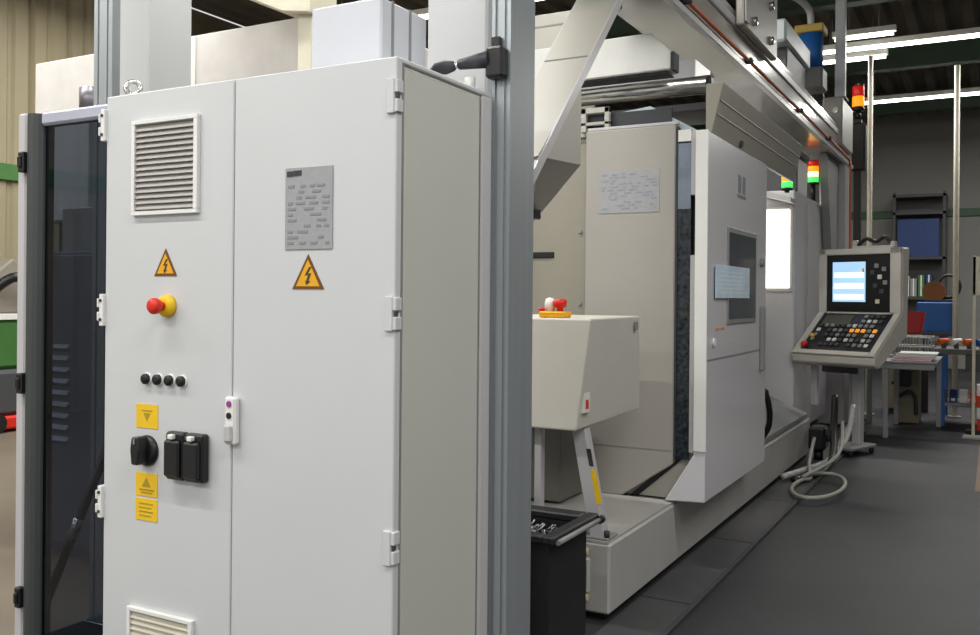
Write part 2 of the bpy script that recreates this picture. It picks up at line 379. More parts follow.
# grey switch cabinet seen through it
t = thing('louvred_cabinet', (-4.3, 3.5, 0), 'dark blue-grey cabinet with louvre slots seen through the smoked guard door', 'cabinet')
BG = mat('blue_grey_paint', (104, 108, 116), .5)
box('body', (-4.78, -3.98), (3.25, 3.8), (0, 1.62), BG, t)
box('door', (-4.76, -4.0), (3.23, 3.25), (.05, 1.6), BG, t)
for i in range(9): prism('louvre', [(3.210, 1.10 - i * .062), (3.23, 1.10 - i * .062), (3.23, 1.122 - i * .062)], 'x', -4.51, -4.335, mat('pale_louvre', (178, 182, 190), .4), t)
box('upper_box', (-4.5, -4.05), (3.3, 3.7), (1.62, 1.86), GREY, t)
box('cable_arm', (-4.05, -4.02), (3.15, 3.24), (.78, .82), BLACK, t); box('cable_arm', (-4.06, -4.02), (3.15, 3.24), (.93, .97), BLACK, t)
t = thing('leaning_bar', (-3.35, 2.6, 0), 'dark bar leaning behind the smoked guard door', 'bar')
cyl('shaft', (-3.42, 2.40, 0.02), (-3.15, 2.53, .78), .018, BLACK, t); cyl('collar', (-3.283, 2.466, .405), (-3.255, 2.479, .485), .023, STEEL, t)

# aluminium profile posts
def profile(name, x0, x1, y0, y1, z1, label):
    t = thing(name, ((x0 + x1) / 2, (y0 + y1) / 2, 0), label, 'post')
    g = .008; p = [(x0, y0)]
    n = 2; wd = (x1 - x0) / n
    for i in range(n):
        c = x0 + wd * (i + .5)
        p += [(c - .005, y0), (c - .005, y0 + g), (c + .005, y0 + g), (c + .005, y0)]
    p += [(x1, y0)]
    p += [(x1, y1), (x0, y1)]
    prism('profile', p, 'z', .012, z1, ALU, t)
    box('foot_plate', (x0 - .04, x1 + .04), (y0 - .002, y1 + .04), (0, .012), STEEL, t)
    return t
tp = profile('aluminium_post', -1.352, -1.288, 2.462, 2.628, 4.3, 'tall aluminium profile post behind the control cabinet side')
profile('aluminium_post', -3.348, -3.235, 2.6, 2.64, 4.3, 'aluminium profile post rising above the smoked guard door')
# clamp on the post
t = thing('cable_clamp', (-1.40, 2.44, 2.10), 'black cable clamp with lever arm on the tall aluminium post', 'clamp')
box('clamp_body', (-1.352, -1.292), (2.415, 2.46), (2.055, 2.15), BLACK, t, bev=.008)
cyl('lever', (-1.34, 2.43, 2.115), (-1.448, 2.43, 2.11), .027, mat('slate_plastic', (60, 61, 68), .45), t, r1=.016)
lathe('knob', [(.006, 0), (.016, .012), (.022, .04), (.018, .075), (.006, .092)], (-1.458, 2.43, 2.108), (-1, 0, -.02), mat('slate_plastic', (60, 61, 68), .45), t)
cyl('bolt', (-1.475, 2.43, 2.108), (-1.445, 2.43, 2.108), .008, STEEL, t)
box('green_tag', (-1.345, -1.315), (2.44, 2.461), (2.152, 2.185), BLACK, t, bev=.003)
cyl('white_cap', (-1.40, 2.41, 2.02), (-1.40, 2.41, 2.06), .018, WHITE, t)

# ------------------------------------------------------------------ gantry loader
t = thing('gantry_loader', (-1.6, 7.0, 0), 'long pale overhead gantry beam with reddish cable above the lathes', 'gantry')
box('column', (-1.742, -1.502), (2.70, 2.95), (.02, 4.3), CABW, t, bev=.008)
box('foot', (-1.80, -1.44), (2.66, 3.0), (0, .02), GREY, t)
box('beam', (-1.78, -1.45), (2.96, 11.2), (2.90, 3.22), mat('glossy_beam_paint', (170, 167, 158), .22, var=.02, scale=2, coat=.4), t, bev=.01)
box('lower_lip', (-1.47, -1.43), (2.96, 11.2), (2.885, 2.925), LGREY, t, bev=.004)
box('guide_rail', (-1.475, -1.435), (2.96, 11.1), (3.10, 3.16), LGREY, t, bev=.006)
box('gear_rack', (-1.56, -1.50), (2.96, 11.1), (3.22, 3.27), GREY, t, bev=.004)
box('top_rail', (-1.74, -1.62), (2.96, 11.1), (3.22, 3.36), LGREY, t, bev=.01)
cb = tube('cable', [(-1.425, 2.96, 2.955), (-1.425, 6, 2.955), (-1.425, 10.4, 2.95), (-1.425, 10.85, 2.90), (-1.425, 10.92, 2.75), (-1.425, 10.92, 1.0)], .012, COPPER, t, k=6)
for y in (4.7, 6.1, 7.9, 9.4): box('cable_clip', (-1.452, -1.40), (y - .03, y + .03), (2.938, 2.972), INK, cb, bev=.006)
for y, z in ((4.45, 2.885), (6.2, 2.885)): lathe('bolt_head', [(.035, 0), (.035, .02), (.02, .034), (.004, .038)], (-1.72, y, z + .02), (0, -.3, -1), STEEL, t, n=12)
box('end_leg', (-1.72, -1.45), (10.72, 11.14), (.02, 2.90), LGREY, t, bev=.01)
prism('gusset', [(9.9, 2.89), (10.72, 2.89), (10.72, 1.0), (10.6, 1.0)], 'x', -1.60, -1.52, GREY, t)
box('end_bracket', (-1.60, -1.40), (10.1, 10.9), (3.0, 3.5), BEIGE, t, bev=.015)
for dz in (3.1, 3.36): cyl('bracket_bolt', (-1.47, 10.08, dz), (-1.47, 10.1, dz), .03, STEEL, t)
# inclined brace: thin flanged plate at 45 degrees with a closed wedge box below it
def yz(y): return 1.932 + 1.028 * (y - 3.121)
br = prism('brace_plate', [(3.02, yz(3.02)), (4.07, yz(4.07)), (4.10, yz(4.07)), (3.05, yz(3.02))], 'x', -1.715, -1.505, BEIGE, t)
for xx in (-1.721, -1.505): prism('flange', [(3.00, yz(3.0)), (4.06, yz(4.06)), (4.115, yz(4.06)), (3.055, yz(3.0))], 'x', xx, xx + .006, LGREY, br)
bm = bmesh.new()
P = [(-1.505, 3.10, 1.925), (-1.505, 3.51, 1.945), (-1.505, 3.51, 2.30), (-1.715, 3.10, 1.90), (-1.715, 3.51, 1.72), (-1.715, 3.51, 2.30)]
V = [bm.verts.new(p) for p in P]
for f in ((0, 1, 2), (5, 4, 3), (0, 3, 4, 1), (1, 4, 5, 2), (0, 2, 5, 3)): bm.faces.new([V[i] for i in f])
mk('wedge_box', bm, BEIGE, t)
box('wedge_latch', (-1.68, -1.66), (3.40, 3.46), (1.72, 1.76), BLACK, t)
box('seam', (-1.71, -1.51), (3.585, 3.592), (yz(3.588) - .006, yz(3.588) + .004), GREY, br, bev=0)

t = thing('gantry_carriage', (-1.5, 6.2, 3.1), 'beige carriage plate riding on the gantry beam', 'carriage', None)
box('carriage_plate', (-1.43, -1.38), (5.75, 6.75), (3.10, 3.95), BEIGE, t, bev=.01)
box('carriage_body', (-1.80, -1.44), (5.8, 6.7), (3.37, 3.95), GREY, t, bev=.01)
for y in (6.0, 6.5):
    for z in (3.18, 3.42): lathe('cap_bolt', [(.03, 0), (.03, .025), (.018, .03)], (-1.38, y, z), (1, 0, 0), STEEL, t, n=12)
box('cover_edge', (-1.376, -1.366), (5.76, 5.86), (3.12, 3.95), LGREY, t)

t = thing('servo_drive', (-1.75, 9.4, 3.37), 'grey gantry drive head with blue motor and yellow plate', 'motor')
box('slide', (-1.95, -1.62), (8.3, 9.5), (3.66, 3.86), mat('pale_steel_grey', (176, 186, 188), .4), t, bev=.02)
box('slide_foot', (-1.9, -1.65), (8.5, 9.4), (3.362, 3.66), DGREY, t, bev=.01)
cyl('motor', (-1.66, 9.75, 3.72), (-1.66, 9.75, 4.08), .12, BLUE, t, n=20)
box('motor_plate', (-1.80, -1.52), (9.62, 9.9), (4.08, 4.16), mat('ochre_plate', (190, 160, 70), .5), t, bev=.01)
box('gearbox', (-1.80, -1.52), (9.6, 9.9), (3.5, 3.72), GREY, t, bev=.02)
tube('feed_hose', [(-1.66, 9.75, 4.16), (-1.68, 9.7, 4.34), (-1.8, 9.4, 4.4), (-1.9, 9.0, 4.25), (-1.85, 8.8, 3.86)], .035, LGREY, t)
t = thing('cable_chain', (-1.66, 10.2, 3.36), 'black drag chain looping down from the gantry drive head', 'chain')
P = smoothpath([(-1.70, 9.95, 3.75), (-1.70, 10.15, 3.72), (-1.70, 10.35, 3.6), (-1.70, 10.5, 3.48), (-1.70, 10.75, 3.42)], 5)
for a, b in zip(P, P[1:]):
    bm = bmesh.new(); d = (b - a).normalized(); q = d.to_track_quat('Y', 'Z')
    bbox(bm, (-.07, .07), (-.003, (b - a).length - .008), (-.04, .04), .006)
    bmesh.ops.transform(bm, matrix=Matrix.Translation(a) @ q.to_matrix().to_4x4(), verts=bm.verts); mk('link', bm, BLACK, t)

# posts and signal on the gantry far end
t = thing('hanging_post', (-1.45, 10.3, 3.5), 'pale grey square post standing on the gantry end bracket', 'post')
box('shaft', (-1.50, -1.40), (10.25, 10.35), (3.51, 5.2), mat('pale_post_paint', (190, 194, 198), .45), t)
box('flange', (-1.56, -1.38), (10.18, 10.42), (3.5, 3.52), GREY, t)
def pole(x, y, r, h, label, m):
    t = thing('steel_pole', (x, y, 0), label, 'pole')
    cyl('shaft', (x, y, .015), (x, y, h), r, m, t, n=14); cyl('foot_plate', (x, y, 0), (x, y, .015), r * 2.4, GREY, t)
CREAM = mat('cream_paint', (214, 208, 188), .5)
pole(-1.345, 12.0, .03, 4.35, 'cream pole behind the red and amber signal lamp', CREAM)
pole(-.415, 12.3, .032, 4.2, 'thin cream pole beside the far benches', CREAM)
def beacon(x, y, z0, segs, r, h, post, label):
    t = thing('signal_lamp', (x, y, z0), label, 'signal lamp')
    cyl('stem', (x, y, z0), (x, y, z0 + post), r * .45, BLACK, t); z = z0 + post
    lathe('socket', [(r, 0), (r * 1.05, h * .3), (r * .9, h * .4)], (x, y, z), (0, 0, 1), BLACK, t); z += h * .4
    for m_ in segs:
        lathe('lens', [(r * .92, 0), (r, h * .1), (r, h * .9), (r * .92, h)], (x, y, z), (0, 0, 1), m_, t); z += h
    lathe('cap', [(r, 0), (r, h * .1), (r * .3, h * .2)], (x, y, z), (0, 0, 1), BLACK, t)
t = thing('signal_mast', (-1.42, 11.5, 0), 'dark mast carrying the red and amber lamp at the gantry end', 'mast')
box('mast', (-1.46, -1.38), (11.46, 11.54), (.02, 3.5), BLACK, t); box('mast_cover', (-1.51, -1.33), (11.42, 11.58), (2.9, 3.45), BLACK, t, bev=.02)
box('foot', (-1.55, -1.29), (11.35, 11.65), (0, .02), BLACK, t)
beacon(-1.42, 11.5, 3.5, [LAMBER, LRED], .068, .12, .1, 'red over amber signal lamp on the dark mast')

# ------------------------------------------------------------------ lathe
XD = -1.28
t = thing('lathe', (-1.9, 6.0, 0), 'pale grey lathe with sliding door, small window and blue notice sheet', 'machine')
box('base', (-2.6, -1.443), (3.715, 8.6), (.03, .335), BASEG, t, bev=.01)
for i in range(5): box('base_foot', (-1.56, -1.48), (3.75 + i * .95, 3.87 + i * .95), (0, .03), BLACK, t)
box('base_ledge', (-2.6, -1.452), (3.72, 4.64), (.335, .345), BASEG, t, bev=0)
bp = box('base_bracket', (-1.60, -1.53), (3.69, 3.715), (.12, .27), mat('pale_bracket', (188, 186, 176), .5), t, bev=.006)
for z in (.10, .30): cyl('bracket_pipe', (-1.60, 3.695, z), (-1.535, 3.695, z), .014, mat('cream_fitting', (206, 196, 160), .5), t)
# end panels
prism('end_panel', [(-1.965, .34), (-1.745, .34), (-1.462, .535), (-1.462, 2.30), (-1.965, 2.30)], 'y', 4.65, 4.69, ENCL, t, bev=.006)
box('rear_end_panel', (-3.2, -1.972), (4.72, 4.76), (.34, 2.30), mat('rear_enclosure_paint', (152, 147, 135), .42, var=.03), t, bev=.004)
box('grip_slot', (-2.325, -2.18), (4.712, 4.722), (1.617, 1.652), BLACK, t, bev=.004)
for k in range(2): box('panel_bolt', (-2.03, -2.01), (4.712, 4.722), (1.35 + k * .4, 1.37 + k * .4), GREY, t, bev=.003)
box('panel_groove', (-1.96, -1.466), (4.6485, 4.651), (.60, .605), GREY, t, bev=0)
box('roof', (-3.2, -1.45), (4.70, 6.0), (2.28, 2.31), BEIGE, t)
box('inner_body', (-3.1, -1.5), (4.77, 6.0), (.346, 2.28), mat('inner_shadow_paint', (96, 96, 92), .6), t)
box('wet_glass', (-1.45, -1.380), (4.662, 4.672), (.56, 2.27), DROP, t, bev=0, label='narrow dark glass strip with droplets')
box('upper_glass', (-1.449, -1.381), (4.658, 4.662), (1.86, 2.20), mat('pale_upper_glass', (128, 138, 152), .15, var=.2, scale=8), t, bev=0)
box('top_light_gap', (-1.449, -1.381), (4.657, 4.662), (2.21, 2.27), WHITE, t, bev=0)
box('glass_edge', (-1.462, -1.45), (4.655, 4.70), (.55, 2.29), INK, t, bev=.001)
box('inner_jamb', (-1.380, -1.345), (4.655, 4.70), (.60, 1.62), LGREY, t, bev=.003)
box('inner_jamb', (-1.380, -1.352), (4.655, 4.70), (1.93, 2.26), LGREY, t, bev=.003)
box('jamb_gap', (-1.385, -1.345), (4.695, 4.705), (1.62, 1.93), BLACK, t, bev=0)
prism('lower_apron', [(-1.78, .346), (-1.50, .346), (-1.342, .60), (-1.342, .70), (-1.462, .60)], 'y', 4.70, 4.72, BEIGE, t)
prism('sloped_seal', [(-1.705, .346), (-1.355, .655), (-1.342, .655), (-1.342, .63), (-1.66, .346)], 'y', 4.684, 4.70, BLACK, t)
# notice printed on the end panel
npn = box('notice', (-1.885, -1.545), (4.647, 4.65), (1.85, 2.075), mat('notice_film', (162, 163, 166), .5, var=.05, scale=40), t, bev=0, label='pale printed instruction notice')
rows = []; random.seed(11)
for i in range(12):
    x = -1.87
    while x < -1.57:
        L = random.uniform(.015, .05)
        if random.random() < .6: rows.append(((x, min(x + L, -1.56)), (4.6458, 4.647), (2.052 - i * .0165, 2.060 - i * .0165)))
        x += L + random.uniform(.01, .03)
boxes('print_lines', rows, BINK, npn)
# sliding door pod with angled skirt
dpoly = [(-1.338, 2.25), (XD, 2.25), (XD, .36), (-1.49, .352), (-1.338, .60)]
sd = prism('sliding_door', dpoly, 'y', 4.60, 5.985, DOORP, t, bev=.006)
boxes('door_rim', [((XD - .058, XD + .006), (4.592, 4.602), (.62, 2.25))], WHITE, sd, bev=.002)
box('window_frame', (XD - .004, XD + .008), (5.0, 5.68), (1.255, 1.79), GREY, sd, bev=.004)
box('window_glass', (XD + .006, XD + .010), (5.03, 5.65), (1.285, 1.76), mat('dark_window', (52, 62, 76), .08, var=.35, scale=3, spec=.8), sd, bev=0, label='dark door window')
sh = box('notice_sheet', (XD + .010, XD + .014), (4.735, 5.475), (1.40, 1.575), BLUEP, sd, bev=0, label='pale blue sheet taped across the window edge')
boxes('print_lines', [((XD + .014, XD + .0148), (4.78, 5.40 - .05 * (i % 3)), (1.425 + i * .022, 1.433 + i * .022)) for i in range(6)], mat('sheet_print', (228, 240, 250), .5), t)
box('door_handle', (XD, XD + .03), (5.80, 5.84), (.95, 1.35), GREY, sd, bev=.008)
boxes('logo', [((XD, XD + .0015), (5.24 + .10 * k, 5.31 + .10 * k), (2.0, 2.10)) for k in range(2)] + [((XD, XD + .0015), (5.22, 5.42), (1.97, 1.99))], SINK, sd)
boxes('orange_print', [((XD, XD + .0015), (4.78 + .1 * k, 4.86 + .1 * k), (1.228, 1.242)) for k in range(2)], mat('orange_print', (214, 140, 100), .6), sd)
cyl('white_button', (XD, 4.735, 1.17), (XD + .012, 4.735, 1.17), .022, WHITE, sd)
cyl('door_knob', (XD, 5.82, 1.62), (XD + .02, 5.82, 1.62), .025, GREY, sd)
box('door_groove', (XD, XD + .0015), (4.62, 5.96), (1.075, 1.085), GREY, sd, bev=0)
fa = prism('overhead_fascia', [(-1.335, 2.262), (-1.305, 2.258), (-1.243, 2.52), (-1.335, 2.52)], 'y', 4.76, 7.0, mat('fascia_paint_shaded', (150, 146, 134), .45), t, bev=.003)  # leans outward and is coloured darker, to read as a shaded underside
for zz in (2.36, 2.43): box('fascia_rib', (-1.305 + (zz - 2.258) * .236 - .004, -1.305 + (zz - 2.258) * .236 + .004), (4.78, 6.98), (zz, zz + .008), GREY, fa, bev=0)
cyl('fascia_bolt', (-1.30, 5.35, 2.29), (-1.283, 5.35, 2.287), .02, INK, fa)
# covers and rollers above the enclosure
prism('chute_cover', [(-2.6, 2.59), (-1.512, 2.605), (-1.512, 2.70), (-1.62, 2.81), (-2.6, 2.80)], 'y', 4.7, 4.84, mat('white_cover_paint', (212, 212, 208), .4), t, bev=.006)
box('cover_shadow_gap', (-2.6, -1.53), (4.72, 4.84), (2.588, 2.598), INK, t)
cyl('roller', (-2.6, 4.93, 2.555), (-1.37, 4.93, 2.555), .05, STEEL, t, n=24, label='shiny steel roller')
box('roller_bracket', (-1.375, -1.345), (4.89, 4.97), (2.52, 2.60), BLACK, t, bev=.01)
box('recess_panel', (-2.6, -1.9), (6.02, 8.6), (.4, 2.3), BEIGE, t)
box('under_tray', (-2.6, -1.362), (4.98, 5.4), (2.43, 2.475), DGREY, t)
boxes('slotted_bracket', [((-2.0, -1.835), (4.66, 4.69), (2.40, 2.43)), ((-2.0, -1.835), (4.66, 4.69), (2.335, 2.352)), ((-1.862, -1.835), (4.66, 4.69), (2.30, 2.43)), ((-2.0, -1.97), (4.66, 4.69), (2.30, 2.43))], BEIGE, t, bev=.002)
box('bracket_back', (-2.0, -1.5), (4.70, 4.72), (2.30, 2.40), INK, t, bev=0)
box('cover_end_cap', (-1.511, -1.492), (4.71, 4.80), (2.60, 2.70), INK, t)
box('cross_tray', (-2.6, -1.46), (4.99, 5.3), (2.60, 2.72), LGREY, t)
box('back_cover', (-3.2, -2.25), (5.45, 5.48), (2.31, 3.25), BEIGE, t)
box('back_cover_seam', (-3.2, -2.25), (5.445, 5.45), (3.165, 3.175), GREY, t, bev=0)
prism('tilted_cover', [(-1.80, 2.33), (-1.80, 2.40), (-1.62, 2.42), (-1.36, 2.27), (-1.40, 2.25)], 'y', 4.71, 4.73, mat('pale_cyan_cover', (176, 190, 194), .3), t)
box('top_strip', (-1.96, -1.45), (4.655, 4.69), (2.30, 2.318), LGREY, t)
# chip fittings at the door's far side
for (y, z) in ((6.1, .95), (6.2, .78)):
    lathe('valve', [(.03, 0), (.04, .03), (.04, .09), (.02, .12)], (-1.42, y, z), (1, -.3, 0), BLACK, t, n=12)
tube('coolant_hose', [(-1.45, 6.3, .9), (-1.34, 6.3, .75), (-1.33, 6.35, .55), (-1.42, 6.4, .40)], .02, BLACK, t)
prism('sloped_tray', [(-1.90, .56), (-1.46, .38), (-1.46, .346), (-1.90, .346)], 'y', 6.02, 8.55, GREY, t)

# second lathe module with the lit window
t = thing('lathe_module', (-2.1, 9.6, 0), 'pale grey lathe module with brightly lit window behind the sliding door', 'machine')
X2 = -1.62
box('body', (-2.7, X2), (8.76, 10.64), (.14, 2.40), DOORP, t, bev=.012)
box('support', (-2.6, -1.70), (8.8, 10.6), (0, .14), DGREY, t)
box('window_frame', (-2.2, -1.632), (8.745, 8.76), (1.46, 2.26), LGREY, t)
box('window_light', (-2.17, -1.66), (8.735, 8.75), (1.497, 2.223), LITW, t, bev=.006, label='glowing white work light window')
box('side_groove', (X2, X2 + .002), (9.3, 9.31), (.7, 2.35), GREY, t, bev=0)
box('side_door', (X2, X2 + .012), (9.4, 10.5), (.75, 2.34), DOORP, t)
box('top_box', (-1.90, -1.64), (8.9, 9.5), (2.40, 2.74), WHITE, t, bev=.015)
boxes('top_frame', [((-1.95, -1.62), (8.84, 8.90), (2.40, 2.80)), ((-1.95, -1.62), (8.84, 9.5), (2.75, 2.80))], DGREY, t, bev=.006)
prism('lamp_hood', [(-1.95, 2.41), (-1.60, 2.30), (-1.60, 2.26), (-1.95, 2.36)], 'y', 8.45, 8.74, LGREY, t)
beacon(-1.66, 9.95, 2.401, [LGREEN, mat('lit_white_lens', (255, 236, 200), .3, emit=1.0, var=0), LAMBER, LRED], .055, .055, .18, 'red, amber, white and green signal tower beside the gantry leg')
beacon(-1.66, 8.60, 2.36, [LGREEN, LAMBER], .05, .055, .02, 'small green and amber lamp above the lit machine window')
# ------------------------------------------------------------------ chip conveyor head, bin, chips
t = thing('chip_conveyor', (-1.7, 3.9, 0), 'white chip conveyor discharge head with yellow label on its leg', 'conveyor')
bm = bmesh.new()
top = [(-2.3, 3.62, 1.307), (-1.50, 3.62, 1.307), (-1.50, 4.235, 1.31), (-2.3, 4.235, 1.31)]
bot = [(-2.3, 3.62, .825), (-1.565, 3.62, .825), (-1.565, 4.43, .84), (-2.3, 4.43, .84)]
A = [bm.verts.new(p) for p in top]; B = [bm.verts.new(p) for p in bot]
bm.faces.new(A); bm.faces.new(B[::-1])
for i in range(4): bm.faces.new((A[i], B[i], B[(i + 1) % 4], A[(i + 1) % 4]))
bmesh.ops.recalc_face_normals(bm, faces=bm.faces); bmesh.ops.bevel(bm, geom=bm.edges[:], offset=.008, segments=2, affect='EDGES', profile=.5)
mk('head_cover', bm, mat('warm_white_paint', (214, 210, 200), .45, var=.02), t)
prism('leg', [(-1.64, .83), (-1.575, .83), (-1.475, .345), (-1.545, .345)], 'y', 3.74, 3.80, LGREY, t, bev=.004)
box('leg_foot', (-1.60, -1.455), (3.73, 3.85), (.345, .357), GREY, t)
for xx in (-1.585, -1.468): cyl('foot_bolt', (xx, 3.745, .357), (xx, 3.745, .385), .012, INK, t)
prism('yellow_label', [(-1.545, .645), (-1.520, .645), (-1.490, .50), (-1.515, .50)], 'y', 3.7385, 3.741, YELLOW, t, label='yellow warning label')
prism('dark_label', [(-1.566, .735), (-1.545, .735), (-1.530, .66), (-1.550, .66)], 'y', 3.7385, 3.741, INK, t)
box('chute', (-2.3, -1.92), (4.25, 4.6), (.36, .80), mat('chute_grey', (110, 108, 102), .5), t)
box('rear_leg', (-1.80, -1.765), (3.70, 3.74), (.345, .83), LGREY, t)
fl = box('fire_label', (-1.562, -1.5425), (3.66, 3.72), (.90, .985), WHITE, t, bev=0); box('red_mark', (-1.5435, -1.5415), (3.675, 3.705), (.915, .955), RED, t, bev=0)
box('corner_cap', (-1.502, -1.496), (4.16, 4.20), (1.245, 1.285), GREY, t, bev=.003)
t = thing('emergency_stop', (-1.69, 3.68, 1.308), 'red emergency stop on a yellow box atop the conveyor head', 'emergency stop')
box('yellow_box', (-1.755, -1.64), (3.64, 3.74), (1.308, 1.335), AMBER, t, bev=.005)
lathe('red_button', [(.014, 0), (.014, .015), (.03, .02), (.032, .045), (.02, .055)], (-1.675, 3.69, 1.335), (0, 0, 1), RED, t)
lathe('white_button', [(.02, 0), (.024, .03), (.018, .055), (.004, .06)], (-1.724, 3.69, 1.335), (0, 0, 1), WHITE, t, n=14)
cyl('red_light', (-1.75, 3.66, 1.335), (-1.75, 3.66, 1.352), .014, RED, t)

t = thing('chip_bin', (-1.65, 3.2, 0), 'black steel chip bin under the conveyor head', 'bin')
bx0, bx1, by0, by1, bz = -2.1, -1.42, 3.05, 3.40, .50
boxes('wall', [((bx0, bx0 + .02), (by0, by1), (.06, bz)), ((bx1 - .02, bx1), (by0, by1), (.06, bz)), ((bx0 + .02, bx1 - .02), (by0, by0 + .02), (.06, bz)), ((bx0 + .02, bx1 - .02), (by1 - .02, by1), (.06, bz)), ((bx0 + .02, bx1 - .02), (by0 + .02, by1 - .02), (.06, .08))], BLACKM, t)
boxes('rim', [((bx0 - .05, bx0 + .02), (by0 - .03, by1 + .06), (bz, bz + .03)), ((bx1 - .02, bx1 + .03), (by0 - .03, by1 + .06), (bz, bz + .03)), ((bx0 + .02, bx1 - .02), (by0 - .03, by0 + .02), (bz, bz + .03)), ((bx0 + .02, bx1 - .02), (by1 - .02, by1 + .06), (bz, bz + .03))], BLACKM, t, bev=.006)
cyl('handle_bar', (bx1 + .036, by0, bz + .005), (bx1 + .036, by1 + .05, bz + .005), .010, GREY, t)
cyl('bar_cap', (bx1 + .036, by1 + .045, bz + .005), (bx1 + .036, by1 + .075, bz + .005), .016, BLACK, t)
for xx in (bx0 + .08, bx1 - .08):
    for y in (by0 + .08, by1 - .08): cyl('caster', (xx - .015, y, .03), (xx + .015, y, .03), .03, BLACK, t)
bm = bmesh.new(); random.seed(5)
for i in range(60):
    cx_, cy_ = random.uniform(bx0 + .07, bx1 - .07), random.uniform(by0 + .07, by1 - .07); z0 = .43 + .05 * math.exp(-((cx_ + 1.7) ** 2 + (cy_ - 3.22) ** 2) * 8)
    a = random.uniform(0, 2 * PI); L = random.uniform(.06, .14); pts = []
    for k in range(14):
        u = k / 13; pts.append((cx_ + math.cos(a) * (u - .5) * L + .015 * math.cos(u * 14), cy_ + math.sin(a) * (u - .5) * L + .015 * math.sin(u * 14), z0 + .02 * math.sin(u * 14 + 1)))
    btube(bm, pts, .004, 4)
bbox(bm, (bx0 + .021, bx1 - .021), (by0 + .021, by1 - .021), (.081, .43))
tag(mk('metal_chips', bm, CHIPM), 'curly grey metal chips filling the black chip bin', 'metal chips', kind='stuff')

# ------------------------------------------------------------------ floor channel beside the lathe base
tr = struct(box('trim_8', (-1.44, -1.17), (2.9, 10.4), (0.0, .004), CHAN, bev=0))
y = 2.9
while y < 10.3:
    box('plate', (-1.438, -1.20), (y + .006, min(y + 1.19, 10.4)), (.0042, .012), CHAN, tr, bev=.003); y += 1.2
box('rail_edge', (-1.195, -1.17), (2.9, 10.4), (.0042, .02), INK, tr, bev=.002)

# ------------------------------------------------------------------ operator console
CONS = thing('operator_console', (-1.08, 8.96, 0), 'grey operator console with lit blue screen and sloping key panel', 'console', rz=math.radians(-22), world=False)
t = CONS
W2, ZT, ZK, ZB, EX = .395, 1.86, 1.275, .90, .47
CF = mat('console_frame_paint', (200, 196, 187), .45)
prof = [(0, ZT), (0, ZK), (-EX, ZB), (-EX, ZB - .07), (-EX + .08, ZB - .10), (.10, ZK - .20), (.13, ZT)]
prism('housing', prof, 'x', -W2, W2, CF, t, bev=.012)
# raised frame
fr = boxes('screen_bezel', [((-W2, W2), (-.03, 0), (ZT - .055, ZT)), ((-W2, -W2 + .075), (-.03, 0), (ZK, ZT)), ((W2 - .10, W2), (-.03, 0), (ZK, ZT))], CF, t, bev=.006)
box('screen_mask', (-W2 + .075, W2 - .10), (-.012, 0), (ZK + .01, ZT - .055), BLACK, t, bev=.002)
sc = box('screen', (-W2 + .135, W2 - .335), (-.016, -.010), (ZK + .10, ZT - .12), SCREEN, t, bev=0, label='lit pale blue screen')
boxes('screen_field', [((-W2 + .15, W2 - .35), (-.018, -.016), (ZK + .12 + i * .10, ZK + .17 + i * .10)) for i in range(3)], SCRL, sc)
box('screen_icon', (W2 - .365, W2 - .345), (-.018, -.016), (ZT - .22, ZT - .18), YELLOW, sc, bev=0)
for i, (dx, dz, m_) in enumerate(((.23, .10, GREY), (.16, .13, GREY), (.20, .20, WHITE), (.27, .16, DGREY), (.24, .28, DGREY), (.18, .33, DGREY), (.22, .42, CREAM), (.15, .25, GREY))):
    box('soft_key', (W2 - dx - .02, W2 - dx + .02), (-.022, -.010), (ZT - .06 - dz - .02, ZT - .06 - dz + .02), m_, t, bev=.004)
# sloping key panel
L = math.hypot(EX, ZK - ZB); dv = Vector((0, -EX, ZB - ZK)) / L; nv = Vector((0, dv.z, -dv.y)); nv = nv if nv.z > 0 else -nv
def slab(name, u0, u1, v0, v1, h0, h1, m_, par, label=None, bev=.002):
    bm = bmesh.new(); bbox(bm, (u0, u1), (v0, v1), (h0, h1), bev)
    for v in bm.verts:
        v.co = Vector((v.co.x, 0, ZK)) + dv * v.co.y + nv * v.co.z
    return mk(name, bm, m_, par, label=label)
slab('key_panel', -W2 + .06, W2 - .06, .02, L - .06, 0, .008, BLACK, t, 'black key panel')
for u0, u1, v0, v1 in ((-W2, -W2 + .06, 0, L), (W2 - .06, W2, 0, L), (-W2 + .06, W2 - .06, L - .055, L)): slab('panel_rim', u0, u1, v0, v1, 0, .022, CF, t, bev=.006)
slab('keyboard_tray', -W2 + .10, -.02, .05, .19, .008, .014, mat('olive_key_tray', (84, 80, 68), .5), t)
random.seed(21)
for r_ in range(7):
    for c_ in range(11):
        u = -W2 + .10 + c_ * .054; v = .05 + r_ * .066
        if r_ < 2 and c_ < 7: continue
        q = random.random()
        m_ = GREY if q < .35 else DGREY if q < .7 else WHITE if q < .80 else CREAM if q < .86 else None
        if r_ == 3 and c_ in (6, 7, 8, 10): m_ = KEYO
        if m_: slab('key', u, u + .036, v, v + .04, .008, .022, m_, t, bev=.004)
q = Vector((-W2 + .095, 0, ZK)) + dv * (L - .10) + nv * .008
lathe('stop_button', [(.012, 0), (.012, .02), (.03, .025), (.03, .045), (.01, .055)], q, nv, RED, t, n=16)
q = Vector((-W2 + .10, 0, ZK)) + dv * (L - .24) + nv * .008
lathe('yellow_knob', [(.02, 0), (.02, .02), (.012, .03)], q, nv, YELLOW, t, n=14)
